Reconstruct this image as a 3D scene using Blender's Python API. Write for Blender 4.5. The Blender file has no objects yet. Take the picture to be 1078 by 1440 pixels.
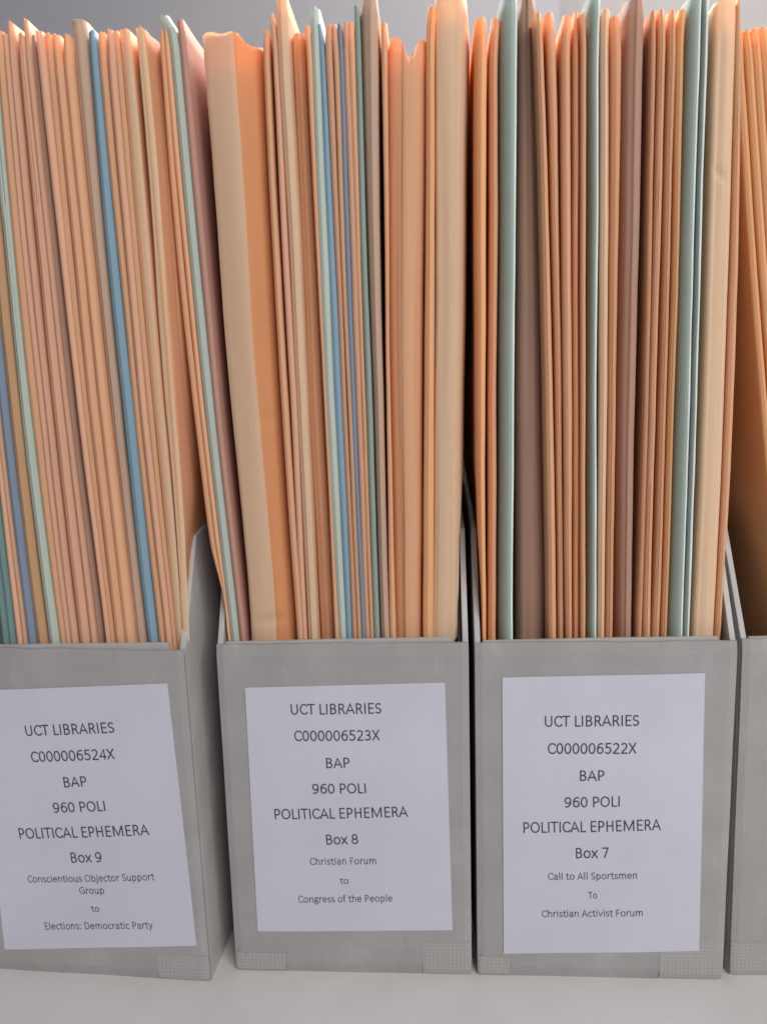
import bpy, bmesh, math, random
from mathutils import Vector, Matrix, noise
random.seed(7)
S = bpy.context.scene
COL = S.collection

# ------------------------------------------------------------------ camera
PITCH, YAW, ROLL = 0.1582, 0.0641, -0.0272
CAM = Vector((0.0925, -0.31, 0.2596))
F = 1090.0                                     # focal length in pixels of a 1078 x 1440 picture
FWD = Vector((-math.sin(YAW)*math.cos(PITCH), math.cos(YAW)*math.cos(PITCH), -math.sin(PITCH)))
RT0 = Vector((math.cos(YAW), math.sin(YAW), 0)); UP0 = RT0.cross(FWD)
RT = RT0*math.cos(ROLL) + UP0*math.sin(ROLL)
UP = -RT0*math.sin(ROLL) + UP0*math.cos(ROLL)
cd = bpy.data.cameras.new('camera'); cam = bpy.data.objects.new('camera', cd); COL.objects.link(cam)
cam.matrix_world = Matrix(((RT.x, UP.x, -FWD.x, CAM.x), (RT.y, UP.y, -FWD.y, CAM.y), (RT.z, UP.z, -FWD.z, CAM.z), (0, 0, 0, 1)))
cd.sensor_fit = 'VERTICAL'; cd.sensor_height = 36; cd.lens = F/1440*36
cd.clip_start = 0.01; cd.clip_end = 50
cd.dof.use_dof = True; cd.dof.focus_distance = 0.325; cd.dof.aperture_fstop = 8
S.camera = cam

# ------------------------------------------------------------------ light
w = bpy.data.worlds.new('World'); S.world = w; w.use_nodes = True
bg = w.node_tree.nodes['Background']; bg.inputs[0].default_value = (0.76, 0.75, 0.82, 1); bg.inputs[1].default_value = 0.31
def area(name, loc, aim, size, power, col):
    l = bpy.data.lights.new(name, 'AREA'); l.shape = 'RECTANGLE'; l.size, l.size_y = size; l.energy = power; l.color = col
    o = bpy.data.objects.new(name, l); COL.objects.link(o); o.location = loc
    o.rotation_euler = (Vector(aim)-Vector(loc)).to_track_quat('-Z', 'Y').to_euler(); return o
area('ceiling_lamp_behind', (0.16, 0.62, 1.0), (0.10, 0.1, 0.36), (0.9, 0.30), 26, (1.0, 0.95, 0.90))
area('room_lamp_front', (0.62, -0.92, 0.90), (0.10, 0.0, 0.18), (0.75, 0.5), 12.5, (1.0, 0.975, 0.965))
area('room_lamp_far', (0.75, 0.55, 1.6), (0.60, 1.5, 0.75), (0.9, 0.3), 15, (1.0, 0.95, 0.90))
S.view_settings.view_transform = 'Standard'; S.view_settings.look = 'None'
S.view_settings.exposure = -0.08; S.view_settings.gamma = 1

# ------------------------------------------------------------------ helpers
def ray(px, py):
    return (FWD + RT*((px-539)/F) - UP*((py-720)/F))
def on_plane(px, py, fr, depth):
    """point where the line of sight meets the upright plane `depth` behind the front of frame fr; returns (u, z) in that frame"""
    r = ray(px, py); o, ux, uy = fr
    t = (depth - (CAM-o).dot(uy)) / r.dot(uy)
    P = CAM + r*t
    return (P-o).dot(ux), P.z
def frame(x, y, th):
    return (Vector((x, y, 0)), Vector((math.cos(th), math.sin(th), 0)), Vector((-math.sin(th), math.cos(th), 0)))
def mesh_obj(name, verts, faces, mat, parent=None, smooth=False):
    me = bpy.data.meshes.new(name); me.from_pydata([tuple(v) for v in verts], [], faces); me.materials.append(mat)
    if smooth: me.polygons.foreach_set('use_smooth', [True]*len(me.polygons))
    o = bpy.data.objects.new(name, me); COL.objects.link(o)
    if parent: o.parent = parent
    return o
def tag(o, label=None, cat=None, group=None, kind=None):
    for k, v in (('label', label), ('category', cat), ('group', group), ('kind', kind)):
        if v: o[k] = v
    return o
def prism(name, poly, axis, a, b, mat, parent, bevel=0.0004, shear=0.0, seg=2):
    """poly in the two other axes, extruded along axis from a to b"""
    n = len(poly); vs = []
    for t in (a, b):
        for p, q in poly:
            v = {'x': (t, p, q), 'y': (p, t, q), 'z': (p, q, t)}[axis]
            vs.append((v[0]+shear*v[2], v[1], v[2]))
    fs = [tuple(range(n)), tuple(range(2*n-1, n-1, -1))] + [(i, n+i, n+(i+1) % n, (i+1) % n) for i in range(n)]
    me = bpy.data.meshes.new(name); me.from_pydata(vs, [], fs); me.materials.append(mat)
    bm = bmesh.new(); bm.from_mesh(me); bmesh.ops.recalc_face_normals(bm, faces=bm.faces)
    if bevel: bmesh.ops.bevel(bm, geom=bm.edges[:], offset=bevel, segments=seg, affect='EDGES', profile=.6)
    bm.to_mesh(me); bm.free()
    o = bpy.data.objects.new(name, me); COL.objects.link(o)
    if parent: o.parent = parent
    return o

# ------------------------------------------------------------------ materials
def nt(name):
    m = bpy.data.materials.new(name); m.use_nodes = True; t = m.node_tree
    return m, t, t.nodes, t.links, t.nodes['Principled BSDF']
def paper(name, col, trans=0.35, tcol=None, rough=0.62, var=0.045, sat=1.0):
    m, t, N, L, p = nt(name)
    tc = N.new('ShaderNodeTexCoord'); oi = N.new('ShaderNodeObjectInfo')
    mp = N.new('ShaderNodeMapping'); mp.inputs['Scale'].default_value = (420, 420, 14); L.new(tc.outputs['Object'], mp.inputs[0])
    n1 = N.new('ShaderNodeTexNoise'); n1.inputs['Scale'].default_value = 1.0; n1.inputs['Detail'].default_value = 4; L.new(mp.outputs[0], n1.inputs[0])
    n2 = N.new('ShaderNodeTexNoise'); n2.inputs['Scale'].default_value = 1300; n2.inputs['Detail'].default_value = 3; L.new(tc.outputs['Object'], n2.inputs[0])
    n3 = N.new('ShaderNodeTexNoise'); n3.inputs['Scale'].default_value = 22; n3.inputs['Detail'].default_value = 5; L.new(tc.outputs['Object'], n3.inputs[0])
    ad = N.new('ShaderNodeMath'); ad.operation = 'ADD'; L.new(n1.outputs[0], ad.inputs[0]); L.new(n3.outputs[0], ad.inputs[1])
    ad2 = N.new('ShaderNodeMath'); ad2.operation = 'MULTIPLY_ADD'; ad2.inputs[1].default_value = 0.5; L.new(n2.outputs[0], ad2.inputs[0]); L.new(ad.outputs[0], ad2.inputs[2])
    mr = N.new('ShaderNodeMapRange'); mr.inputs[1].default_value = 0.8; mr.inputs[2].default_value = 1.7
    mr.inputs[3].default_value = 1-var; mr.inputs[4].default_value = 1+var; L.new(ad2.outputs[0], mr.inputs[0])
    ov = N.new('ShaderNodeMapRange'); ov.inputs[3].default_value = 0.88; ov.inputs[4].default_value = 1.10; L.new(oi.outputs['Random'], ov.inputs[0])
    mu = N.new('ShaderNodeMath'); mu.operation = 'MULTIPLY'; L.new(mr.outputs[0], mu.inputs[0]); L.new(ov.outputs[0], mu.inputs[1])
    hs = N.new('ShaderNodeHueSaturation'); hs.inputs['Color'].default_value = (*col, 1); hs.inputs['Saturation'].default_value = sat; L.new(mu.outputs[0], hs.inputs['Value'])
    L.new(hs.outputs[0], p.inputs['Base Color'])
    p.inputs['Roughness'].default_value = rough; p.inputs['Specular IOR Level'].default_value = 0.15
    b = N.new('ShaderNodeBump'); b.inputs['Strength'].default_value = 0.5; b.inputs['Distance'].default_value = 0.0002
    L.new(n2.outputs[0], b.inputs['Height']); 
    b2 = N.new('ShaderNodeBump'); b2.inputs['Strength'].default_value = 0.4; b2.inputs['Distance'].default_value = 0.00012
    L.new(n1.outputs[0], b2.inputs['Height']); L.new(b.outputs[0], b2.inputs['Normal']); L.new(b2.outputs[0], p.inputs['Normal'])
    tr = N.new('ShaderNodeBsdfTranslucent'); tr.inputs[0].default_value = (*(tcol or col), 1)
    mx = N.new('ShaderNodeMixShader'); mx.inputs[0].default_value = trans
    L.new(p.outputs[0], mx.inputs[1]); L.new(tr.outputs[0], mx.inputs[2])
    L.new(mx.outputs[0], N['Material Output'].inputs['Surface'])
    return m
BUFFT = (0.98, 0.56, 0.30)
M = {
 'buff':   paper('buff_card', (0.94, 0.61, 0.37), 0.38, BUFFT),
 'pink':   paper('pinkish_buff_card', (0.90, 0.58, 0.39), 0.36, (0.9, 0.5, 0.35)),
 'cream':  paper('cream_buff_card', (0.92, 0.73, 0.47), 0.30, (0.98, 0.62, 0.36)),
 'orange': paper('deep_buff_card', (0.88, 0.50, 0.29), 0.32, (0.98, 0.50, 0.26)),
 'glow_tint':   paper('glow_tinted_card', (0.86, 0.43, 0.20), 0.34, (1.0, 0.47, 0.22)),  # light shining through the envelope, put into an orange base colour
 'golden': paper('golden_buff_card', (0.95, 0.62, 0.32), 0.40, (1.0, 0.50, 0.16)),
 'pale':   paper('pale_buff_card', (0.86, 0.65, 0.44), 0.28, (1.0, 0.60, 0.32)),
 'tan':    paper('tan_card', (0.62, 0.38, 0.21), 0.20, (0.8, 0.42, 0.2)),
 'brown':  paper('mauve_brown_card', (0.50, 0.31, 0.23), 0.18, (0.5, 0.28, 0.2), var=.09),
 'mauve':  paper('mauve_grey_card', (0.60, 0.42, 0.31), 0.20, (0.5, 0.36, 0.3), var=.09),
 'lilac':  paper('dusty_lilac_card', (0.62, 0.36, 0.29), 0.30, (0.65, 0.35, 0.3)),
 'mint':   paper('pale_mint_card', (0.60, 0.67, 0.59), 0.28, (0.62, 0.74, 0.70), var=.07),
 'teal':   paper('grey_teal_card', (0.40, 0.47, 0.41), 0.28, (0.55, 0.70, 0.72), var=.07),
 'deepteal': paper('teal_card', (0.22, 0.36, 0.34), 0.2, (0.3, 0.5, 0.5)),
 'blue':   paper('sky_blue_card', (0.27, 0.41, 0.50), 0.2, (0.2, 0.42, 0.65)),
 'slate':  paper('slate_blue_card', (0.26, 0.32, 0.41), 0.2, (0.25, 0.38, 0.55)),
 'core':   paper('pale_card_core', (0.93, 0.82, 0.70), 0.35, (0.98, 0.85, 0.72)),
 'core_cool': paper('pale_cool_card_core', (0.82, 0.87, 0.84), 0.35, (0.85, 0.92, 0.90)),
 'sheets': paper('white_paper', (0.78, 0.74, 0.66), 0.1),
}
def board(name, col, rib=True):
    m, t, N, L, p = nt(name)
    tc = N.new('ShaderNodeTexCoord')
    wv = N.new('ShaderNodeTexWave'); wv.wave_type = 'BANDS'; wv.bands_direction = 'X'
    wv.inputs['Scale'].default_value = 190; wv.inputs['Distortion'].default_value = 0.6; wv.inputs['Detail'].default_value = 1
    mp = N.new('ShaderNodeMapping'); mp.inputs['Scale'].default_value = (1, 1, 0.12); L.new(tc.outputs['Object'], mp.inputs[0]); L.new(mp.outputs[0], wv.inputs[0])
    n = N.new('ShaderNodeTexNoise'); n.inputs['Scale'].default_value = 30; n.inputs['Detail'].default_value = 6; L.new(tc.outputs['Object'], n.inputs[0])
    f = N.new('ShaderNodeTexNoise'); f.inputs['Scale'].default_value = 1500; f.inputs['Detail'].default_value = 3; L.new(tc.outputs['Object'], f.inputs[0])
    # specks of dirt
    v = N.new('ShaderNodeTexVoronoi'); v.inputs['Scale'].default_value = 55; L.new(tc.outputs['Object'], v.inputs[0])
    sp = N.new('ShaderNodeMapRange'); sp.inputs[1].default_value = 0.015; sp.inputs[2].default_value = 0.05; sp.inputs[3].default_value = 0.35; sp.inputs[4].default_value = 1; L.new(v.outputs['Distance'], sp.inputs[0])
    vr = N.new('ShaderNodeSeparateColor'); L.new(v.outputs['Color'], vr.inputs[0])
    gt = N.new('ShaderNodeMath'); gt.operation = 'LESS_THAN'; gt.inputs[1].default_value = 0.86; L.new(vr.outputs[0], gt.inputs[0])
    mxs = N.new('ShaderNodeMath'); mxs.operation = 'MAXIMUM'; L.new(sp.outputs[0], mxs.inputs[0]); L.new(gt.outputs[0], mxs.inputs[1])
    mr = N.new('ShaderNodeMapRange'); mr.inputs[1].default_value = 0.3; mr.inputs[2].default_value = 0.7; mr.inputs[3].default_value = 0.90; mr.inputs[4].default_value = 1.06; L.new(n.outputs[0], mr.inputs[0])
    rb = N.new('ShaderNodeMapRange'); rb.inputs[3].default_value = 0.992 if rib else 1; rb.inputs[4].default_value = 1.006 if rib else 1; L.new(wv.outputs[0], rb.inputs[0])
    a = N.new('ShaderNodeMath'); a.operation = 'MULTIPLY'; L.new(mr.outputs[0], a.inputs[0]); L.new(rb.outputs[0], a.inputs[1])
    a2 = N.new('ShaderNodeMath'); a2.operation = 'MULTIPLY'; L.new(a.outputs[0], a2.inputs[0]); L.new(mxs.outputs[0], a2.inputs[1])
    m2 = N.new('ShaderNodeMapping'); m2.inputs['Scale'].default_value = (70, 70, 22); m2.inputs['Rotation'].default_value = (0, .5, 0); L.new(tc.outputs['Object'], m2.inputs[0])
    sc = N.new('ShaderNodeTexNoise'); sc.inputs['Scale'].default_value = 1; sc.inputs['Detail'].default_value = 8; sc.inputs['Roughness'].default_value = .75; L.new(m2.outputs[0], sc.inputs[0])
    s2 = N.new('ShaderNodeMapRange'); s2.inputs[1].default_value = .58; s2.inputs[2].default_value = .70; s2.inputs[3].default_value = 1; s2.inputs[4].default_value = 1.14; L.new(sc.outputs[0], s2.inputs[0])
    s3 = N.new('ShaderNodeMapRange'); s3.inputs[1].default_value = .28; s3.inputs[2].default_value = .42; s3.inputs[3].default_value = .90; s3.inputs[4].default_value = 1; L.new(sc.outputs[0], s3.inputs[0])
    a4 = N.new('ShaderNodeMath'); a4.operation = 'MULTIPLY'; L.new(s2.outputs[0], a4.inputs[0]); L.new(s3.outputs[0], a4.inputs[1])
    a3 = N.new('ShaderNodeMath'); a3.operation = 'MULTIPLY'; L.new(a2.outputs[0], a3.inputs[0]); L.new(a4.outputs[0], a3.inputs[1]); a2 = a3
    hs = N.new('ShaderNodeHueSaturation'); hs.inputs['Color'].default_value = (*col, 1); L.new(a2.outputs[0], hs.inputs['Value']); L.new(hs.outputs[0], p.inputs['Base Color'])
    p.inputs['Roughness'].default_value = 0.5; p.inputs['Specular IOR Level'].default_value = 0.35
    b = N.new('ShaderNodeBump'); b.inputs['Strength'].default_value = 0.06 if rib else 0; b.inputs['Distance'].default_value = 0.0003; L.new(wv.outputs[0], b.inputs['Height'])
    b2 = N.new('ShaderNodeBump'); b2.inputs['Strength'].default_value = 0.3; b2.inputs['Distance'].default_value = 0.0002; L.new(f.outputs[0], b2.inputs['Height']); L.new(b.outputs[0], b2.inputs['Normal'])
    b3 = N.new('ShaderNodeBump'); b3.inputs['Strength'].default_value = 0.5; b3.inputs['Distance'].default_value = 0.003; L.new(n.outputs[0], b3.inputs['Height']); L.new(b2.outputs[0], b3.inputs['Normal'])
    L.new(b3.outputs[0], p.inputs['Normal'])
    return m
M['board'] = board('grey_corrugated_board', (0.375, 0.362, 0.355))
M['edge'] = board('grey_board_edge', (0.50, 0.487, 0.475), rib=False)
def simple(name, col, rough=.6, nscale=20, var=.05, bump=.0, spec=.4):
    m, t, N, L, p = nt(name)
    tc = N.new('ShaderNodeTexCoord'); n = N.new('ShaderNodeTexNoise'); n.inputs['Scale'].default_value = nscale; n.inputs['Detail'].default_value = 5; L.new(tc.outputs['Object'], n.inputs[0])
    mr = N.new('ShaderNodeMapRange'); mr.inputs[1].default_value = .3; mr.inputs[2].default_value = .7; mr.inputs[3].default_value = 1-var; mr.inputs[4].default_value = 1+var; L.new(n.outputs[0], mr.inputs[0])
    hs = N.new('ShaderNodeHueSaturation'); hs.inputs['Color'].default_value = (*col, 1); L.new(mr.outputs[0], hs.inputs['Value']); L.new(hs.outputs[0], p.inputs['Base Color'])
    p.inputs['Roughness'].default_value = rough; p.inputs['Specular IOR Level'].default_value = spec
    if bump:
        b = N.new('ShaderNodeBump'); b.inputs['Strength'].default_value = 0.5; b.inputs['Distance'].default_value = bump; L.new(n.outputs[0], b.inputs['Height']); L.new(b.outputs[0], p.inputs['Normal'])
    return m
M['label'] = simple('white_label_paper', (0.59, 0.60, 0.68), .5, 25, .03, .0015)
M['ink'] = simple('grey_ink', (0.055, 0.058, 0.08), .7, 900, .35)
M['shelf'] = simple('white_shelf_paint', (0.68, 0.66, 0.64), .45, 35, .03, .0004)
M['wall'] = simple('lavender_grey_wall', (0.50, 0.495, 0.525), .8, 3, .03)
M['wallpale'] = simple('pale_panel_paint', (0.47, 0.45, 0.445), .7, 3, .03)
# woven strapping tape, clear film with a white thread grid
def tape():
    m, t, N, L, p = nt('woven_strapping_tape')
    tc = N.new('ShaderNodeTexCoord'); br = N.new('ShaderNodeTexBrick')
    mp = N.new('ShaderNodeMapping'); mp.inputs['Rotation'].default_value = (math.radians(90), 0, 0); L.new(tc.outputs['Object'], mp.inputs[0]); L.new(mp.outputs[0], br.inputs[0])
    br.offset = 0; br.inputs['Scale'].default_value = 1.0
    br.inputs['Brick Width'].default_value = 0.0017; br.inputs['Row Height'].default_value = 0.0017; br.inputs['Mortar Size'].default_value = 0.00035; br.inputs['Mortar Smooth'].default_value = .6
    br.inputs['Color1'].default_value = (0.375, 0.362, 0.355, 1); br.inputs['Color2'].default_value = (0.377, 0.364, 0.357, 1); br.inputs['Mortar'].default_value = (0.43, 0.416, 0.405, 1)
    L.new(br.outputs['Color'], p.inputs['Base Color']); p.inputs['Roughness'].default_value = .35
    b = N.new('ShaderNodeBump'); b.inputs['Strength'].default_value = .5; b.inputs['Distance'].default_value = .0002; L.new(br.outputs['Fac'], b.inputs['Height']); L.new(b.outputs[0], p.inputs['Normal'])
    return m
M['tape'] = tape()
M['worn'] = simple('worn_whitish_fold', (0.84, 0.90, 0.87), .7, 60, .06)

# ------------------------------------------------------------------ setting
sh = prism('shelf', [(-0.25, -0.022), (0.36, -0.022), (0.36, 0), (-0.25, 0)], 'x', -0.45, 0.75, M['shelf'], None, bevel=.0015)  # front part runs on unseen, lengthened to bounce light onto the boxes
tag(sh, 'white painted shelf board the grey file boxes stand on', 'shelf')
wall = prism('wall', [(-1.6, 1.5), (2.4, 1.5), (2.4, 1.56), (-1.6, 1.56)], 'z', -0.6, 2.2, M['wall'], None, bevel=0); tag(wall, kind='structure')
rail = prism('picture_rail', [(1.475, 1.175), (1.4985, 1.175), (1.4985, 1.23), (1.475, 1.215)], 'x', -1.6, 0.36, M['wall'], None, bevel=.003)
tag(rail, 'blurred grey rail along the wall, high above the folders of the leftmost box', 'wall rail')
pan = prism('wall_panel', [(0.42, 1.488), (2.4, 1.488), (2.4, 1.4985), (0.38, 1.4985)], 'z', -0.6, 2.2, M['wallpale'], None, bevel=.002)
tag(pan, 'blurred pale panel on the wall behind the right-hand folders', 'panel')

# ------------------------------------------------------------------ file boxes
T = 0.0026
H = 0.1542
def arc(cx, cy, rx, ry, a0, a1, n=14):
    return [(cx+rx*math.cos(math.radians(a0+(a1-a0)*i/n)), cy+ry*math.sin(math.radians(a0+(a1-a0)*i/n))) for i in range(n+1)]
def el(cx, cy, rx, ry): return arc(cx, cy, rx, ry, 0, 360, 26)
def sm(*p):                                             # a smooth curve through points
    out = []
    q = [p[0]]+list(p)+[p[-1]]
    for k in range(1, len(q)-2):
        for i in range(5):
            t = i/5; a, b, c, d = q[k-1], q[k], q[k+1], q[k+2]
            out.append(tuple(.5*((2*b[m])+(c[m]-a[m])*t+(2*a[m]-5*b[m]+4*c[m]-d[m])*t*t+(3*b[m]-a[m]-3*c[m]+d[m])*t**3) for m in (0, 1)))
    return out+[p[-1]]
SS = arc(505, 965, 330, 318, 38, 270)+arc(455, 325, 360, 322, 90, -140)
ARCH = sm((220, 600), (380, 850), (590, 940), (790, 870), (860, 640))+[(860, 0)]
SIX = [el(545, 405, 365, 402), sm((860, 1235), (640, 1285), (360, 1130), (205, 800), (180, 405))]
GL = {' ': (463, []), 'A': (1185, [[(65, 0), (592, 1290), (1120, 0)], [(225, 400), (960, 400)]]),
 'B': (1114, [[(245, 0), (245, 1290), (520, 1290)]+arc(540, 985, 330, 305, 90, -90)+[(245, 680)], arc(560, 340, 380, 340, 90, -90)+[(245, 0)]]),
 'C': (1092, [arc(670, 647, 545, 645, 42, 318, 24)]), 'D': (1260, [[(245, 0), (245, 1290), (520, 1290)]+arc(520, 645, 600, 645, 90, -90)+[(245, 0)]]),
 'E': (1000, [[(860, 1290), (245, 1290), (245, 0), (870, 0)], [(245, 670), (800, 670)]]), 'F': (941, [[(850, 1290), (245, 1290), (245, 0)], [(245, 640), (790, 640)]]),
 'G': (1292, [arc(700, 647, 575, 645, 45, 305, 24)+[(1120, 120), (1120, 620), (740, 620)]]), 'H': (1276, [[(245, 0), (245, 1290)], [(1031, 0), (1031, 1290)], [(245, 670), (1031, 670)]]),
 'I': (516, [[(258, 0), (258, 1290)]]), 'L': (861, [[(245, 1290), (245, 0), (820, 0)]]), 'M': (1751, [[(240, 0), (240, 1270), (290, 1270), (875, 70), (1461, 1270), (1511, 1270), (1511, 0)]]),
 'O': (1356, [el(678, 647, 565, 645)]), 'P': (1058, [[(245, 0), (245, 1290), (500, 1290)]+arc(540, 925, 370, 365, 90, -90)+[(245, 560)]]),
 'R': (1112, [[(245, 0), (245, 1290), (500, 1290)]+arc(520, 965, 345, 325, 90, -90)+[(245, 640)], sm((520, 640), (700, 520), (820, 300), (970, 0))]),
 'S': (941, [SS]), 'T': (998, [[(35, 1290), (963, 1290)], [(499, 1290), (499, 0)]]), 'U': (1314, [[(240, 1290), (240, 430)]+arc(657, 430, 417, 430, 180, 360)+[(1074, 1290)]]),
 'X': (1063, [[(110, 0), (950, 1290)], [(110, 1290), (960, 0)]]), '0': (1038, [el(519, 645, 385, 645)]),
 '2': (1038, [arc(480, 950, 350, 340, 145, -15)+sm((815, 860), (700, 620), (180, 60))+[(180, 0), (890, 0)]]), '3': (1038, [arc(460, 970, 330, 315, 140, -90)+[(380, 655)], arc(460, 328, 390, 328, 90, -140)]),
 '4': (1038, [[(745, 0), (745, 1270), (105, 330), (965, 330)]]), '5': (1038, [[(850, 1290), (290, 1290), (262, 750)]+arc(470, 400, 395, 400, 112, -138)]),
 '6': (1038, SIX), '7': (1038, [[(125, 1290), (905, 1290), (390, 0)]]), '8': (1038, [el(519, 965, 310, 322), el(519, 322, 380, 322)]),
 '9': (1038, [[(1038-a, 1290-b) for a, b in l] for l in SIX]),
 'a': (981, [sm((180, 850), (420, 940), (660, 880), (755, 680))+[(755, 0)], [(755, 545), (450, 545)]+arc(450, 275, 290, 270, 90, 270)+sm((450, 5), (600, 30), (755, 200))]),
 'b': (1076, [[(225, 1380), (225, 0)], el(570, 470, 345, 470)]), 'c': (866, [arc(520, 470, 375, 470, 48, 312)]), 'e': (1019, [[(150, 500), (885, 500)], arc(515, 470, 370, 470, 4, 318, 20)]),
 'f': (625, [sm((590, 1360), (430, 1380), (310, 1270), (290, 1080))+[(290, 0)], [(60, 930), (560, 930)]]),
 'g': (964, [el(430, 650, 275, 290), [(430, 935), (880, 935)], sm((250, 430), (190, 290), (300, 170), (680, 150), (850, 0), (830, -200), (620, -330), (350, -330), (140, -210), (170, -30), (300, 110))]),
 'h': (1076, [[(220, 1380), (220, 0)], ARCH]), 'i': (470, [[(235, 940), (235, 0)], [(235, 1200), (235, 1340)]]), 'j': (490, [[(245, 940)]+sm((245, -100), (200, -300), (20, -350)), [(245, 1200), (245, 1340)]]),
 'l': (470, [[(235, 1380), (235, 0)]]), 'm': (1636, [[(220, 940), (220, 0)], sm((220, 600), (370, 850), (550, 940), (740, 870), (810, 640))+[(810, 0)], sm((810, 600), (960, 850), (1130, 940), (1330, 870), (1400, 640))+[(1400, 0)]]),
 'n': (1076, [[(220, 940), (220, 0)], ARCH]), 'o': (1080, [el(540, 470, 405, 470)]), 'p': (1076, [[(225, 940), (225, -390)], el(570, 470, 345, 470)]),
 'r': (714, [[(220, 940), (220, 0)], sm((220, 600), (360, 850), (510, 930), (660, 905))]), 's': (801, [[(a*.80+20, b*.728) for a, b in SS]]),
 't': (686, [[(300, 1200)]+sm((300, 260), (370, 40), (500, -5), (640, 25)), [(60, 930), (620, 930)]]), 'u': (1076, [[(1076-a, 940-b) for a, b in l] for l in ([(220, 940), (220, 0)], ARCH)]),
 'v': (925, [[(75, 940), (462, 0), (850, 940)]]), 'x': (887, [[(85, 0), (800, 940)], [(85, 940), (805, 0)]]), 'y': (927, [[(75, 940), (470, 30)], sm((850, 940), (470, 30), (370, -220), (270, -360), (100, -380))]),
 ':': (548, [[(274, 0), (274, 110)], [(274, 760), (274, 890)]])}
def ribbon(pts, hw, z):
    """a pen stroke of even width along pts"""
    cl = []
    for q in pts:
        if not cl or math.hypot(q[0]-cl[-1][0], q[1]-cl[-1][1]) > 8: cl.append(q)
    pts = cl; n = len(pts); closed = n > 8 and math.hypot(pts[0][0]-pts[-1][0], pts[0][1]-pts[-1][1]) < 12
    vs = []
    for i, p in enumerate(pts):
        a = pts[i-1] if i else (pts[-2] if closed else p); b = pts[i+1] if i < n-1 else (pts[1] if closed else p)
        d1 = Vector((p[0]-a[0], p[1]-a[1])); d2 = Vector((b[0]-p[0], b[1]-p[1]))
        if d1.length < 1e-6: d1 = d2.copy()
        if d2.length < 1e-6: d2 = d1.copy()
        d1.normalize(); d2.normalize(); t = d1+d2
        if t.length < .2: t = Vector((-d1.y, d1.x))
        t.normalize(); nn = Vector((-t.y, t.x)); k = min(1/max(.35, abs(nn.dot(Vector((-d1.y, d1.x))))), 1.9)
        e = Vector((0, 0))
        if not closed and i == 0: e = -d2*hw*.85
        if not closed and i == n-1: e = d1*hw*.85
        vs += [(p[0]+nn.x*hw*k+e.x, p[1]+nn.y*hw*k+e.y, z), (p[0]-nn.x*hw*k+e.x, p[1]-nn.y*hw*k+e.y, z)]
    return vs, [(2*i, 2*i+1, 2*i+3, 2*i+2) for i in range(n-1)]
def text_mesh(s, x, W, fr, p0, p1, cap, plane_v):
    """one line of print from baseline pixel p0 to p1, cap height in pixels, lying on the label of the box front"""
    V_, F_ = [], []; cx = 0; k = 0; small = cap < 11
    for ch in s:
        adv, strokes = GL[ch]
        for st in strokes:
            v, f = ribbon([(cx+adv/2+(a-adv/2)*.94, b) for a, b in st], 86 if not small else 74, k % 5); k += 1
            o_ = len(V_); V_ += v; F_ += [tuple(i+o_ for i in q) for q in f]
        cx += adv
    x0 = min(v[0] for v in V_); x1 = max(v[0] for v in V_)
    a = Vector(on_plane(*p0, fr, plane_v)); b = Vector(on_plane(*p1, fr, plane_v))
    c = Vector(on_plane(p0[0], p0[1]-cap, fr, plane_v)); hgt = (c-a).length
    d = (b-a); ln = d.length; d.normalize(); nrm = Vector((-d.y, d.x)); sx = ln/(x1-x0); sy = hgt/1375
    out = []
    for v in V_:
        q = a + d*((v[0]-x0)*sx) + nrm*((v[1]+42)*sy)
        out.append((q.x, face_y(x, q.x/W, q.y)-.00052-.000006*v[2], q.y))
    me = bpy.data.meshes.new('lettering'); me.from_pydata(out, [], F_); return me
def join_meshes(ms, name, mat, parent):
    bm = bmesh.new()
    for m_ in ms: bm.from_mesh(m_); bpy.data.meshes.remove(m_)
    me = bpy.data.meshes.new(name); bm.to_mesh(me); bm.free(); me.materials.append(mat)
    o = bpy.data.objects.new(name, me); COL.objects.link(o); o.parent = parent; return o

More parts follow.
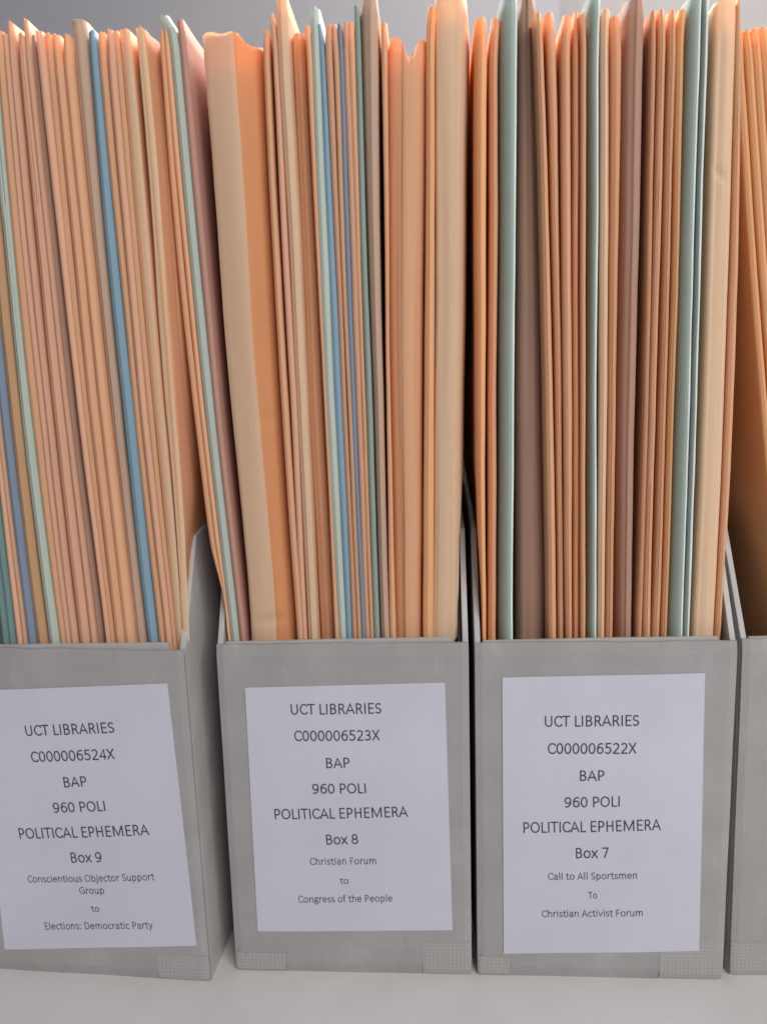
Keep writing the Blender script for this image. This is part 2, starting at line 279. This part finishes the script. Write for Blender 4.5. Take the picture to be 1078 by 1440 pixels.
def wall_top(v):
    P_ = ((0, H-.0002), (.0028, H), (.026, .198), (.060, .204), (.2, .222), (.25, .28), (9, .28))
    for (a, za), (b, zb) in zip(P_, P_[1:]):
        if v <= b: return za+(zb-za)*(v-a)/(b-a)
    return .28
def face_y(x, u, z):
    u = min(max(u, 0), 1); z = max(z, 0)
    return -0.0008*math.sin(math.pi*u)*math.sin(math.pi*min(z/H, 1)) + noise.noise(Vector((u*3+x*70, z*25, 1)))*0.0004
def file_box(x, y, th, W, label, rack=0.0, lab=None, lines=None, tapes=(), flap=(0.0, 0.0022)):
    fr = frame(x, y, th)
    r = bpy.data.objects.new('file_box', None); COL.objects.link(r); r.location = (x, y, 0); r.rotation_euler.z = th
    r.empty_display_size = .05
    tag(r, label, 'file box', 'grey board file boxes in a row on the shelf')
    D = 0.25
    # front panel: an outer face that bulges a little and a worn, uneven rim
    nx, nz = 36, 30; vs = []; fs = []
    for side in (0, 1):
        for j in range(nz+1):
            for i in range(nx+1):
                u = i/nx; z = H*j/nz
                e = noise.noise(Vector((u*9+x*50, 3.1, 0)))*0.0006 if j == nz else 0
                bulge = face_y(x, u, z)
                rim = 0.0008 if (j == nz or j == 0) else 0
                xx = u*W
                if i in (0, nx): bulge += 0.0006*(1-2*side)
                vs.append((xx+rack*z, (bulge+rim) if side == 0 else T-rim*.5, z+e))
    n1 = (nx+1)*(nz+1)
    for j in range(nz):
        for i in range(nx):
            a = j*(nx+1)+i; fs.append((a, a+1, a+nx+2, a+nx+1)); fs.append((n1+a, n1+a+nx+1, n1+a+nx+2, n1+a+1))
    for i in range(nx):
        a = i; fs.append((a, n1+a, n1+a+1, a+1)); a = nz*(nx+1)+i; fs.append((a, a+1, n1+a+1, n1+a))
    for j in range(nz):
        a = j*(nx+1); fs.append((a, a+nx+1, n1+a+nx+1, n1+a)); a += nx; fs.append((a, n1+a, n1+a+nx+1, a+nx+1))
    mesh_obj('front_panel', vs, fs, M['board'], r, smooth=False)
    z0, z1 = H+flap[0], H+flap[1]
    prism('folded_flap', [(T+.0008, .06), (W-T-.0045, .06), (W-T-.0045, z1), (W*.5, (z0+z1)/2+.0002), (T+.0008, z0)], 'y', T+.0001, T+.0022, M['edge'], r, bevel=.0003, shear=rack)
    prof = [(T+.0002, 0.0), (D, 0.0), (D, 0.28), (0.2, 0.222), (0.060, 0.204), (0.026, 0.198), (T+.0002, H-.0002)]
    for a, b in ((0.0, T-.0002), (W-T+.0002, W)):
        prism('side_panel', prof, 'x', a, b, M['edge'], r, shear=rack, bevel=.0004)
    # an inner liner edge, as the folded double wall shows
    prof2 = [(T+.003, 0.003), (D-T, 0.003), (D-T, 0.27), (0.2, 0.213), (0.063, 0.195), (0.030, 0.188), (T+.003, H-.014)]
    prism('side_liner', prof2, 'x', W-2*T+.0012, W-T-.0001, M['board'], r, shear=rack, bevel=.0003)
    prism('back_panel', [(T, 0.0), (W-T, 0.0), (W-T, 0.2795), (T, 0.2795)], 'y', D-T, D-.0003, M['board'], r, shear=rack, bevel=.0004)
    prism('base_panel', [(T, T+.003), (W-T, T+.003), (W-T, D-T-.001), (T, D-T-.001)], 'z', 0.0006, 0.0030, M['board'], r, bevel=.0004)
    for (a, b, z) in tapes:
        vs = []; fs = []; nu, nv = 14, 10
        for jj in range(nv+1):
            for ii in range(nu+1):
                u = a+(b-a)*ii/nu; zz = .0002+(z+.0004*math.sin(u*900))*jj/nv
                vs.append((u+rack*zz, face_y(x, u/W, zz)-.00009+(.0008 if jj == 0 else 0)+(.0005 if u > W-.0004 or u < .0004 else 0), zz))
        for jj in range(nv):
            for ii in range(nu):
                q = jj*(nu+1)+ii; fs.append((q, q+1, q+nu+2, q+nu+1))
        mesh_obj('strapping_tape', vs, fs, M['tape'], r, smooth=True)
    if lab:
        V = -0.0012; q = [on_plane(*p, fr, V) for p in lab]      # TL TR BR BL
        nu, nv = 14, 18; vs = []; fs = []
        for j in range(nv+1):
            for i in range(nu+1):
                u, v = i/nu, j/nv
                A = Vector(q[0]).lerp(Vector(q[1]), u); B = Vector(q[3]).lerp(Vector(q[2]), u); P = A.lerp(B, v)
                wob = 0
                vs.append((P.x, face_y(x, P.x/W, P.y)-.00042, P.y))
        for j in range(nv):
            for i in range(nu):
                a = j*(nu+1)+i; fs.append((a, a+nu+1, a+nu+2, a+1))
        lo = mesh_obj('label', vs, fs, M['label'], r)
        md = lo.modifiers.new('thickness', 'SOLIDIFY'); md.thickness = .0003; md.offset = -1
        ms = [text_mesh(s, x, W, fr, p0, p1, cap, -.0013) for s, p0, p1, cap in lines]
        join_meshes(ms, 'lettering', M['ink'], lo)
    return fr

B9X = -0.0099-0.1075*math.cos(-.05); B9Y = -0.0074-0.1075*math.sin(-.05)
FR9 = file_box(B9X, B9Y, -.05, .1075, 'grey file box whose white label reads Box 9, leftmost and turned slightly', rack=-.0125,
  lab=[(-32, 972), (234.4, 962), (275.6, 1331.6), (5.6, 1337)], tapes=((.084, .1074, .0125),), flap=(.0, .0024),
  lines=[('UCT LIBRARIES', (36.4, 1035.4), (161, 1030.5), 14), ('C000006524X', (44.6, 1072), (161.6, 1067.6), 14), ('BAP', (91, 1107), (123, 1105.5), 13.5),
    ('960 POLI', (76, 1143), (149, 1140), 13.5), ('POLITICAL EPHEMERA', (27.7, 1180), (210, 1174.5), 14), ('Box 9', (101, 1213), (144, 1212), 13.5),
    ('Conscientious Objector Support', (39.7, 1241.5), (217.5, 1238.5), 9.5), ('Group', (112.5, 1257.5), (147, 1257), 9.5), ('to', (128.6, 1283), (140, 1282.6), 8.5), ('Elections: Democratic Party', (63.4, 1308.5), (215, 1307), 9.5)])
FR8 = file_box(0, 0, 0, .1064, 'grey file box whose white label reads Box 8, in the middle of the row', rack=0,
  lab=[(344, 968), (625.3, 961), (636, 1309.3), (362, 1311)], tapes=((.0002, .023, .0095), (.085, .1062, .0165)), flap=(.0002, .0016),
  lines=[('UCT LIBRARIES', (409, 1005.4), (536, 1003.6), 14), ('C000006523X', (414, 1042.3), (534, 1041), 14), ('BAP', (459, 1079.7), (492, 1079), 13.5),
    ('960 POLI', (439.5, 1116), (514.6, 1115), 13.5), ('POLITICAL EPHEMERA', (386.5, 1152.7), (573.5, 1148.8), 14), ('Box 8', (459, 1188), (503.7, 1187), 13.5),
    ('Christian Forum', (436, 1217), (528.7, 1215.6), 9.5), ('to', (478, 1243.6), (490, 1243.3), 8.5), ('Congress of the People', (419.6, 1270), (551.7, 1268.5), 9.5)])
FR7 = file_box(.1090, 0, 0, .1062, 'grey file box whose white label reads Box 7, right of centre', rack=0,
  lab=[(706, 954), (991.5, 947.5), (983, 1338.8), (708, 1343)], tapes=((.079, .1060, .0195), (.0002, .014, .0095)), flap=(.0, .0012),
  lines=[('UCT LIBRARIES', (766, 1022.6), (898, 1020.6), 14.5), ('C000006522X', (770, 1060.4), (894.4, 1059.6), 14.5), ('BAP', (815, 1098), (849.3, 1097.5), 14),
    ('960 POLI', (793.6, 1135.6), (870.8, 1134), 14), ('POLITICAL EPHEMERA', (736, 1172), (929, 1167.3), 14.5), ('Box 7', (809.4, 1206.8), (855.8, 1206), 14),
    ('Call to All Sportsmen', (770.4, 1238), (895, 1235.5), 9.5), ('To', (826.5, 1264), (839, 1263.7), 9), ('Christian Activist Forum', (762, 1291), (903, 1288.8), 9.5)])
FR6 = file_box(.2194, .0026, .04, .1064, 'grey file box cut off by the right edge, its label out of sight', rack=-.0076, tapes=((.0002, .03, .0165),), flap=(.0, .001))
FRS = {9: (FR9, .1075), 8: (FR8, .1064), 7: (FR7, .1062), 6: (FR6, .1064)}

# ------------------------------------------------------------------ folders
def sstep(t): t = max(0., min(1., t)); return t*t*(3-2*t)
def lag(zs, vals, z):
    """smooth path through three samples, straight beyond them"""
    (z0, z1, z2), (a, b, c) = zs, vals                     # z0 lowest
    s01 = (b-a)/(z1-z0); s12 = (c-b)/(z2-z1)
    def quad(q):
        return a + s01*(q-z0) + (s12-s01)/(z2-z0)*(q-z0)*(q-z1)
    def slope(q):
        return s01 + (s12-s01)/(z2-z0)*((q-z0)+(q-z1))
    if z < z0: return a + slope(z0)*(z-z0)*.6
    if z > z2+.03: return quad(z2+.03) + slope(z2+.03)*(z-z2-.03)
    return quad(z)
NF = [0]
def folder(box, mat, x140, x500, x870, top, label, name='card_folder', cat='folder', dep=.0062, rx=None, ry=None, splay=0.0,
           topfn=None, curl=0.0, worn=False, flap=None, topslope=1.0, sheets=True, length=None, pinch=.5, crease=None, flare=None, group='buff folders standing in the file boxes'):
    NF[0] += 1; k = NF[0]; rnd = random.Random(k)
    fr, W = FRS[box]
    dep = dep + rnd.uniform(-.0007, .0022)*((1 if box == 7 else .45) if x500[1]-x500[0] < 16 else .2)
    ys = (870, 500, 140)
    L3, R3, Z3 = [], [], []
    for (a, b), yy in zip((x870, x500, x140), ys):
        ua, za = on_plane(a, yy, fr, dep); ub, zb = on_plane(b, yy, fr, dep)
        L3.append(ua); R3.append(ub); Z3.append((za+zb)/2)
    # top height from the pixel where the fold ends
    xa = x140[0] + (x140[0]-x500[0])*(140-top)/360*.85*topslope; xb = x140[1] + (x140[1]-x500[1])*(140-top)/360*.85
    zt = on_plane((xa+xb)/2, top, fr, dep)[1]
    lo, hi = T+.0010, W-T-.0018
    length = length or rnd.uniform(.222, .236)
    zb0 = .0045
    nz = 230 if crease else 64; vs = []; fs = []
    ph = rnd.uniform(0, 50)
    rows = []
    for j in range(nz+1):
        t = j/nz; z = zb0 + (zt-zb0)*t
        if False: z = zb0 + (zt-zb0)*(1-((nz-j)/nz)**1.0)
        ul, ur = lag(Z3, L3, z), lag(Z3, R3, z)
        if topslope != 1.0 and z > Z3[2]: ul = L3[2]+(ul-L3[2])*topslope; ur = R3[2]+(ur-R3[2])*topslope
        if z < H:
            ul = max(ul, lo); ur = min(max(ur, ul+.0006), hi); ul = min(ul, ur-.0005)
        wob = noise.noise(Vector((ph, z*14, 0)))*.00035 + noise.noise(Vector((ph, z*60, 7)))*.00010
        nw = (ur-ul)*(.05 if box == 7 else .0) if ur-ul < .0045 else 0
        ul += nw; ur -= nw
        ul += wob; ur += wob + noise.noise(Vector((ph+9, z*20, 0)))*.00015
        rows.append((z, ul, ur))
    w0 = sum(r[2]-r[1] for r in rows)/len(rows)
    rxl, rxr = rx if rx else (min(.0018, w0*(.45 if box == 7 else .38)),)*2
    ryl, ryr = ry if ry else (min(.0022, w0*(.75 if box == 7 else .5)),)*2
    prof_n = None; rnd_c = random.Random(k*7).uniform(-.0008, .0008)
    for j, (z, ul, ur) in enumerate(rows):
        wd = ur-ul; a1 = min(rxl, wd*.48); a2 = min(rxr, wd*.48)
        tt = max(0, (z-(zt-.005))/.005); sq = 1-.07*tt*tt if not curl else 1+.22*tt
        mid = (ul+ur)/2
        if not curl and wd < .005: curl_ = (rnd_c)*max(0, (z-(zt-.012))/.012)**1.6
        else: curl_ = 0
        if curl: mid_off = curl*max(0, (z-(zt-.009))/.009)**1.6
        else: mid_off = 0
        pts = []
        nl = 7
        pk = pinch if wd < .006 else .9
        for i in range(nl):                                # left leaf, back to front
            s = (1-i/nl)**1.5
            v = ryl + (length-ryl)*s
            pts.append((ul + wd*(1-pk)/2*s + noise.noise(Vector((ph+30, z*9, v*12)))*.0006*s*1.5 - splay*v, v, 'L', s))
        for i in range(6):
            an = math.pi/2*i/5
            pts.append((ul + a1*(1-math.cos(an)) , ryl*(1-math.sin(an)), 'C', 0))
        ns = 6 if w0 < .004 else 16
        for i in range(1, ns):
            s = i/ns; x_ = ul+a1 + (wd-a1-a2)*s
            v = -min(.0007, wd*.10)*math.sin(math.pi*s)
            if wd > .008: v += noise.noise(Vector((ph+3, z*7, s*1.6)))*.0008
            pts.append((x_, v, 'S', s))
        for i in range(6):
            an = math.pi/2*(1-i/5)
            pts.append((ur - a2*(1-math.cos(an)), ryr*(1-math.sin(an)), 'C', 0))
        for i in range(1, nl+1):
            s = (i/nl)**1.5
            v = ryr + (length-ryr)*s
            ex = flare*sstep(v/.03)*sstep((z-.12)/.2) if flare else 0
            pts.append((ur - wd*(1-pk)/2*s + noise.noise(Vector((ph+60, z*9, v*12)))*.0006*s*1.5 - splay*v + ex, v, 'L', s))
        n = len(pts)
        for i, (u, v, kd, s) in enumerate(pts):
            u = mid + (u-mid)*sq + mid_off + curl_ + (noise.noise(Vector((ph+u*900, z*500, 1)))*.0004*tt)
            zz = z; fr_t = sstep((z-(zt-.02))/.02)
            if fr_t > 0:
                q = (u-ul)/max(wd, 1e-5)
                drop = .0006*abs(2*min(max(q, 0), 1)-1)**3 + noise.noise(Vector((ph+u*700, v*60, 5)))*.0009 + noise.noise(Vector((ph+u*2600, v*300, 8)))*.0005
                if kd == 'L': drop += .0006*(s>0) - .0015*noise.noise(Vector((ph+11, v*20, 2)))
                if topfn: drop += topfn(min(max(q, 0), 1), v)
                zz -= drop*fr_t
            if z < wall_top(dep+v)+.035:
                k_ = sstep((z-wall_top(dep+v))/.035)
                u = min(u, hi+max(0, u-hi)*k_); u = max(u, lo-max(0, lo-u)*k_)
            if crease: v += crease(u-ul, zz, wd)
            vs.append((u, dep+v, zz))
        prof_n = n
    n = prof_n
    for j in range(nz):
        for i in range(n-1):
            a = j*n+i; fs.append((a, a+1, a+n+1, a+n))
    o3, ux, uy = fr
    base_u = (rows[0][1]+rows[0][2])/2
    org = o3 + ux*base_u + uy*dep; org.z = zb0
    P = [o3 + ux*u + uy*v + Vector((0, 0, z)) - org for u, v, z in vs]
    o = mesh_obj(name, P, fs, M[mat], smooth=True); o.location = org
    md = o.modifiers.new('card_thickness', 'SOLIDIFY'); md.thickness = .00046; md.offset = 0; o.data.materials.append(M['core_cool' if mat in ('mint', 'teal', 'blue', 'slate', 'deepteal') else 'core']); md.material_offset_rim = 1
    tag(o, label, cat, group)
    if flap:                                                # added paler strip over the spine, mainly colouring in where less light shines through
        vs = []; fs = []; q0, q1, fm, cut = flap; nn = 10
        for j, (z, ul, ur) in enumerate(rows):
            for i in range(nn+1):
                s_ = i/nn; q = q0+(q1-q0)*s_; z_ = min(z, zt-cut-(topfn(q, 0) if topfn else 0)*.98)
                k3 = min(1, w0/.008)
                v = (-.0012-.0006*math.sin(math.pi*s_)+(.0009 if i in (0, nn) else 0))*k3
                if 0 < i < nn and w0 > .008: v += noise.noise(Vector((ph+3, z*7, q*2.5)))*.0008
                if crease: v += crease((ur-ul)*q, z_, ur-ul)
                vs.append(o3 + ux*(ul+(ur-ul)*q+.0004*math.sin(z*40)*(1 if i in (0, nn) else 0)) + uy*(dep+v) + Vector((0, 0, z_)) - org)
        for j in range(len(rows)-1):
            for i in range(nn):
                a = j*(nn+1)+i; fs.append((a, a+1, a+nn+2, a+nn+1))
        mesh_obj('painted_tone_strip', vs, fs, M[fm], o, smooth=True)
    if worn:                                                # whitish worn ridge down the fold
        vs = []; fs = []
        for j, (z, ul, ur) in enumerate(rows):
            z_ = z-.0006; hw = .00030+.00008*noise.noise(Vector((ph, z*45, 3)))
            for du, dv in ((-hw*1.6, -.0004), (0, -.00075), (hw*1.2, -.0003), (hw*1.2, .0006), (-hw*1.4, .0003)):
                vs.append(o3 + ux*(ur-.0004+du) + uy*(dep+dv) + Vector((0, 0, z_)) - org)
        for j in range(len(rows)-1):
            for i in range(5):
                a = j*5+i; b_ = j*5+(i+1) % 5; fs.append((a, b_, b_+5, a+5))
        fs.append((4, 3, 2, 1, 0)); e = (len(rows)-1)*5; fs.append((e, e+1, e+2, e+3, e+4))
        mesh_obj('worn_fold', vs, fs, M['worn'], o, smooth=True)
    if sheets and w0 > .0016:                               # the papers filed inside
        vs = []; fs = []; m_ = 12
        ztp = zt - (.004 if w0 > .008 else rnd.uniform(.006, .014))
        for j in range(m_+1):
            z = zb0+.001 + (ztp-zb0)*j/m_
            ul, ur = lag(Z3, L3, z), lag(Z3, R3, z)
            if z < H: ul = max(ul, lo); ur = min(max(ur, ul+.0006), hi); ul = min(ul, ur-.0005)
            wd = ur-ul; c = (ul+ur)/2; hw = wd*.5-.0005 if wd < .006 else wd*.32
            hw = max(hw, .0002)
            v0, v1 = ryl+.005, length-.006
            for u, v in ((c-hw, v0), (c+hw, v0), (c+hw*.7-splay*v1, v1), (c-hw*.7-splay*v1, v1)):
                vs.append(o3 + ux*u + uy*(v+dep) + Vector((0, 0, z)) - org)
        for j in range(m_):
            for i in range(4):
                a = j*4+i; b = j*4+(i+1) % 4; fs.append((a, b, b+4, a+4))
        fs.append((3, 2, 1, 0)); e = m_*4; fs.append((e, e+1, e+2, e+3))
        mesh_obj('paper_sheets', vs, fs, M['sheets'], o)
    return o

G = 'folders standing in the file boxes'
# ---- Box 9 (leftmost label), left to right
b = 9
def F9(mat, a, m, c, top, label, **k): return folder(9, mat, a, m, c, top, label, group='folders packed in Box 9', **k)
F9('deepteal', (-77, -70), (-42, -35), (0, 7), 50, 'deep teal folder at the lower left edge of the photo, leftmost in Box 9')
F9('deepteal', (-69, -58), (-34, -23), (8, 19), 44, 'second deep teal folder from the left edge in Box 9, beside a thin brown one')
F9('pink', (-57, -50), (-22, -15), (21, 28), 48, 'thin brownish folder between the deep teal folders and the slate blue one, Box 9')
F9('pink', (-49, -45), (-14, -10), (29, 33), 46, 'thinnest pinkish folder touching the left side of the slate blue folder, Box 9')
F9('slate', (-43, -31), (-9, 3), (34, 46), 40, 'slate blue folder at the far left of Box 9, left of the wide tan one')
F9('tan', (-30, -15), (4, 18), (48, 62), 42, 'tan brown folder between the slate blue and the pale mint folders, Box 9')
F9('mint', (-14, -1), (20, 34), (65, 80), 46, 'pale mint green folder leaning at the left of Box 9')
F9('buff', (1, 10), (35, 45), (81, 88), 43, 'buff folder directly right of the pale mint folder in Box 9')
F9('pink', (11, 17.5), (46, 53), (89, 95), 48, 'pinkish buff folder second to the right of the pale mint folder in Box 9')
F9('pink', (18, 27), (54, 62), (96, 105), 30, 'pinkish buff folder rising above its neighbours near the top left corner')
F9('pink', (32, 43), (66, 80), (108, 122), 48, 'wider pinkish buff folder just left of the tall peaked one, Box 9')
F9('pink', (43.5, 49), (82, 87), (124, 131), 27, 'thin pinkish folder with the tall peaked top, left half of Box 9')
F9('brown', (49.5, 58), (88, 97), (132, 142), 49, 'rough brown folder right of the tall peaked pinkish one in Box 9', dep=.0085)
F9('pink', (60, 69), (100, 107), (146, 151), 43, 'buff folder directly right of the rough brown folder in Box 9')
F9('buff', (70, 80), (107.5, 116), (151.5, 158), 46, 'buff folder second to the right of the rough brown folder in Box 9')
F9('buff', (81, 92), (117, 129), (159, 171), 48, 'buff folder third to the right of the rough brown folder in Box 9')
F9('buff', (94, 105), (131, 142), (172, 185), 48, 'buff folder touching the left side of the mauve grey folder in Box 9')
F9('mauve', (109, 129), (147, 162), (188, 203), 28, 'wide mauve grey folder left of the bright blue one in Box 9', dep=.009)
F9('blue', (131, 142), (164, 178), (205, 218), 43, 'bright sky blue folder in the middle of Box 9')
F9('buff', (144.5, 155), (180, 189), (220, 229), 45, 'buff folder directly right of the bright blue folder in Box 9')
F9('pink', (157, 166), (190, 198), (230, 237), 42, 'pinkish buff folder second to the right of the bright blue folder in Box 9')
F9('buff', (167, 175), (199, 207), (238, 244), 43, 'buff folder third to the right of the bright blue folder in Box 9')
F9('buff', (176, 191), (208, 223), (245, 256), 41, 'wider buff folder with a pale right edge near the right end of Box 9', flap=(.42, .99, 'cream', .0003))
F9('orange', (200, 212), (229, 242), (256.5, 265.5), 39, 'cream folder whose side is coloured orange like bounced light, near the right end of Box 9', sheets=False, flap=(.0, .97, 'cream', .0003))  # orange cover puts the light bounced in the gap into the colour
F9('orange', (212, 230), (242, 259), (263, 267), 52, 'added orange folder at the right end of Box 9, coloured as the shaded side next to it', dep=.016, rx=(.002, .004), ry=(.003, .012), name='thick_folder', sheets=False, flare=.007)  # added to stand for the side face, its warm shade in the colour
# ---- Box 8
def F8(mat, a, m, c, top, label, **k): return folder(8, mat, a, m, c, top, label, group='folders packed in Box 8', **k)
F8('buff', (231, 237), (264, 271), (311, 315.5), 42, 'thin buff folder at the left end of Box 8, leaning over the gap', splay=-.02, sheets=False)
F8('buff', (238, 245), (273, 279), (316, 322), 41, 'thin buff folder touching the left of the curled mint folder, Box 8', splay=-.02)
F8('mint', (246, 258), (280, 292), (322, 333), 19, 'pale mint folder with a curled worn top at the left of Box 8', splay=-.02, curl=-.0035)
F8('lilac', (260, 269), (294, 302), (335, 342), 27, 'dusty lilac pink folder between the curled mint folder and the wide envelope', splay=-.02)
def top30(q, v): return .0003 + .0036*sstep((q-.50)/.28) + .0012*sstep((.12-q)/.12) - .0007*math.sin(q*13) - .0010*noise.noise(Vector((q*7, 2, 2))) if v < .02 else .0035
def crease30(u, z, wd):
    c = 0
    for zc, dp, a0, a1 in ((.1625, .0010, .05, .95), (.2480, .0006, .35, .95)):
        d = (z-zc-(u/wd-.5)*.002)/.0018
        if abs(d) < 4 and a0 <= u/wd <= a1: c += dp*math.exp(-d*d)*math.sin(math.pi*(u/wd-a0)/(a1-a0))
    return c
F8('glow_tint', (288, 372.5), (319, 391), (350, 415), 46, 'widest envelope in Box 8, pale buff, its right side coloured orange as if lit through, with ragged top', name='thick_envelope', cat='envelope', rx=(.003, .009), ry=(.006, .0075), topfn=top30, crease=crease30, dep=.0085, flap=(.03, .575, 'pale', .0001), topslope=.05)
F8('buff', (373, 380), (392, 400), (416, 424), 40, 'thin buff folder standing right of the widest envelope in Box 8')
F8('pink', (387, 392.5), (405, 412), (425, 430), 16, 'thin pinkish folder left of the tall sunlit pale one in Box 8')
F8('pale', (394, 410), (413.5, 428), (432, 445), -3, 'tall pale grey buff folder with a brightly lit back leaf, Box 8')
F8('orange', (415, 434), (431, 451), (450, 470), 47, 'deep orange buff folder set back between the tall pale one and the mint one', dep=.012)
F8('buff', (434.5, 440), (452, 455.5), (470.5, 475), 35, 'very thin buff folder touching the left of the hooked mint folder, Box 8')
F8('mint', (441, 451), (456, 467), (476, 485), 9, 'pale mint folder with a hooked top beside the narrow blue folder, Box 8', curl=.0005)
F8('blue', (452, 459), (468, 477), (486, 493), 33, 'narrow blue folder right of the hooked mint folder in Box 8')
F8('pink', (460.5, 468.5), (478.5, 484.5), (494.5, 500.5), 34, 'pinkish buff folder between the two narrow blue folders, left of the pair')
F8('buff', (471.5, 477), (486, 490), (502, 506), 34, 'thin buff folder between the two narrow blue folders, right of the pair')
F8('slate', (478.5, 484.5), (491.5, 497.5), (507, 512.5), 33, 'narrow slate blue folder in the middle of the thin Box 8 folders')
F8('pink', (486, 492), (498.5, 505), (513.5, 518.5), 31, 'thin pinkish folder directly right of the slate blue folder, Box 8')
F8('buff', (493.5, 501), (506, 511), (520, 524.5), 31, 'thin buff folder touching the left of the slim grey mint folder, Box 8')
F8('teal', (502, 508), (513, 519.5), (525.5, 532), 7, 'slim grey mint folder with a worn top near the middle of Box 8')
F8('mauve', (509, 531), (521, 536), (533.5, 547), -4, 'tall mauve brown folder right of the slim grey mint one, Box 8', rx=(.0045, .0012), ry=(.007, .002))
F8('buff', (538, 544), (543, 547), (548, 555), 31, 'thin buff folder touching the left of the folder with the notched top')
def top45(q, v): 
    if v > .02: return .004
    return .0075*math.exp(-((q-.56)/.15)**2) - .0012*math.exp(-((q-.2)/.2)**2) - .0003*math.exp(-((q-.85)/.1)**2) + .001
F8('orange', (545.5, 599), (548.5, 594), (556, 592.5), 52, 'wide buff folder coloured orange as if lit through, with a deep notch crumpled into its top, Box 8', rx=(.0035, .003), ry=(.004, .003), topfn=top45, dep=.0085, flap=(.34, .80, 'buff', .0006), name='thick_folder')  # orange sides hold the light shining through as colour
F8('golden', (599.5, 610.5), (597, 609), (594, 608), 8, 'buff folder between the notched folder and the wide pale one, Box 8')
F8('pale', (612, 662), (612, 657), (608, 653), -8, 'wide tall pale folder at the right end of Box 8', name='thick_folder', rx=(.0015, .0044), ry=(.002, .032), dep=.008)
# ---- Box 7
def F7(mat, a, m, c, top, label, **k): return folder(7, mat, a, m, c, top, label, group='folders packed in Box 7', **k)
F7('golden', (667.5, 684), (668, 682), (675.5, 683), 24, 'buff folder at the left end of Box 7, bowed at the bottom', sheets=False, rx=(.003, .001), ry=(.006, .001))
F7('orange', (688, 700), (687, 698.5), (686, 697), 25, 'orange buff folder left of the first grey teal folder in Box 7', dep=.008)
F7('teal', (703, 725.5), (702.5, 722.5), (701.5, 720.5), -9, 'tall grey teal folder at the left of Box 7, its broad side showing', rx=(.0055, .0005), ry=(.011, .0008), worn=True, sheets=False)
F7('brown', (728.5, 757), (728, 763), (728, 768), -2, 'wide dark brown folder set back right of the first grey teal one, Box 7', dep=.016, rx=(.003, .003), ry=(.005, .005), name='thick_folder')
F7('buff', (756.5, 767), (764.5, 776), (770, 782), 17, 'buff folder directly right of the wide dark brown one in Box 7')
F7('buff', (771.5, 783), (780, 788.5), (785, 792), 17, 'buff folder second to the right of the wide dark brown one in Box 7')
F7('buff', (790, 802), (792, 803.5), (795.5, 804), 21, 'buff folder third to the right of the wide dark brown one in Box 7')
F7('buff', (806, 813), (806.5, 813), (807, 813), 17, 'thin buff folder second to the left of the teal folder with a bright edge')
F7('buff', (817.5, 823.5), (817, 822.5), (816.5, 822), 17, 'thin buff folder touching the left of the teal folder with a bright edge')
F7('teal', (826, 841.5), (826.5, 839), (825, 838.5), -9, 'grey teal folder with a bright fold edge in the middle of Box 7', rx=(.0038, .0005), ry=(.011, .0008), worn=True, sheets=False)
F7('pale', (844, 856), (842.5, 854), (840.5, 850), 12, 'pale buff folder directly right of the middle grey teal folder, Box 7')
F7('orange', (858, 873), (855.5, 867), (852, 862), 22, 'orange buff folder touching the left of the broad mauve brown one, Box 7')
F7('brown', (877, 904), (872, 896), (868, 888), -2, 'broad mauve brown folder in the right half of Box 7', dep=.009, rx=(.006, .002), ry=(.006, .004), name='thick_folder')
F7('buff', (914, 920), (907, 913), (896.5, 903), 14, 'thin buff folder directly right of the broad mauve brown one, Box 7')
F7('buff', (924.5, 934), (916, 924.5), (905, 914.5), 12, 'buff folder second to the right of the broad mauve brown one, Box 7')
F7('buff', (938, 948), (930, 939), (918, 928), 14, 'buff folder third to the right of the broad mauve brown one, Box 7')
F7('golden', (950, 960), (942, 950.5), (930, 938), 13, 'buff folder touching the left of the pair of grey teal folders, Box 7')
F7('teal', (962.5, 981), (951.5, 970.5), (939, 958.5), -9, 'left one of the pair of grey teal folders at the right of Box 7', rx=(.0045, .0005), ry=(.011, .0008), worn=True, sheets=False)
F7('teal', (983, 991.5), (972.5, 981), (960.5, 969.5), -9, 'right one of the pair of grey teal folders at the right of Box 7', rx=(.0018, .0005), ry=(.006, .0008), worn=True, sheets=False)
def crease67(u, z, wd):
    d = (z-.336-(.5-u/wd)*.006)/.0013
    return .0009*math.exp(-d*d)*math.sin(math.pi*min(max((u/wd-.1)/.7, 0), 1)) if abs(d) < 4 else 0
F7('pale', (1000, 1031), (988.5, 1019.5), (974, 1004), 1, 'wide pale folder with a small crease near the right end of Box 7', name='thick_folder', rx=(.002, .0012), ry=(.003, .002), crease=crease67, dep=.0075)
F7('buff', (1033, 1041), (1023, 1034), (1007, 1015.5), -4, 'slim buff folder at the right end of Box 7')
# ---- Box 6 (cut off at the right)
def F6(mat, a, m, c, top, label, **k): return folder(6, mat, a, m, c, top, label, group='folders fanned in the rightmost box', **k)
F6('golden', (1039, 1049), (1064, 1073), (1098, 1106), 42, 'golden buff folder leaning at the left end of the rightmost box', splay=.01)
F6('golden', (1052, 1062), (1078, 1088), (1108, 1117), 42, 'second golden buff folder from the left in the rightmost box', splay=.01)
F6('golden', (1064, 1074), (1091, 1101), (1119, 1128), 40, 'third golden buff folder from the left in the rightmost box', splay=.01)
F6('golden', (1076, 1090), (1104, 1118), (1130, 1140), 38, 'golden buff folder at the top right corner of the photo', splay=.01)
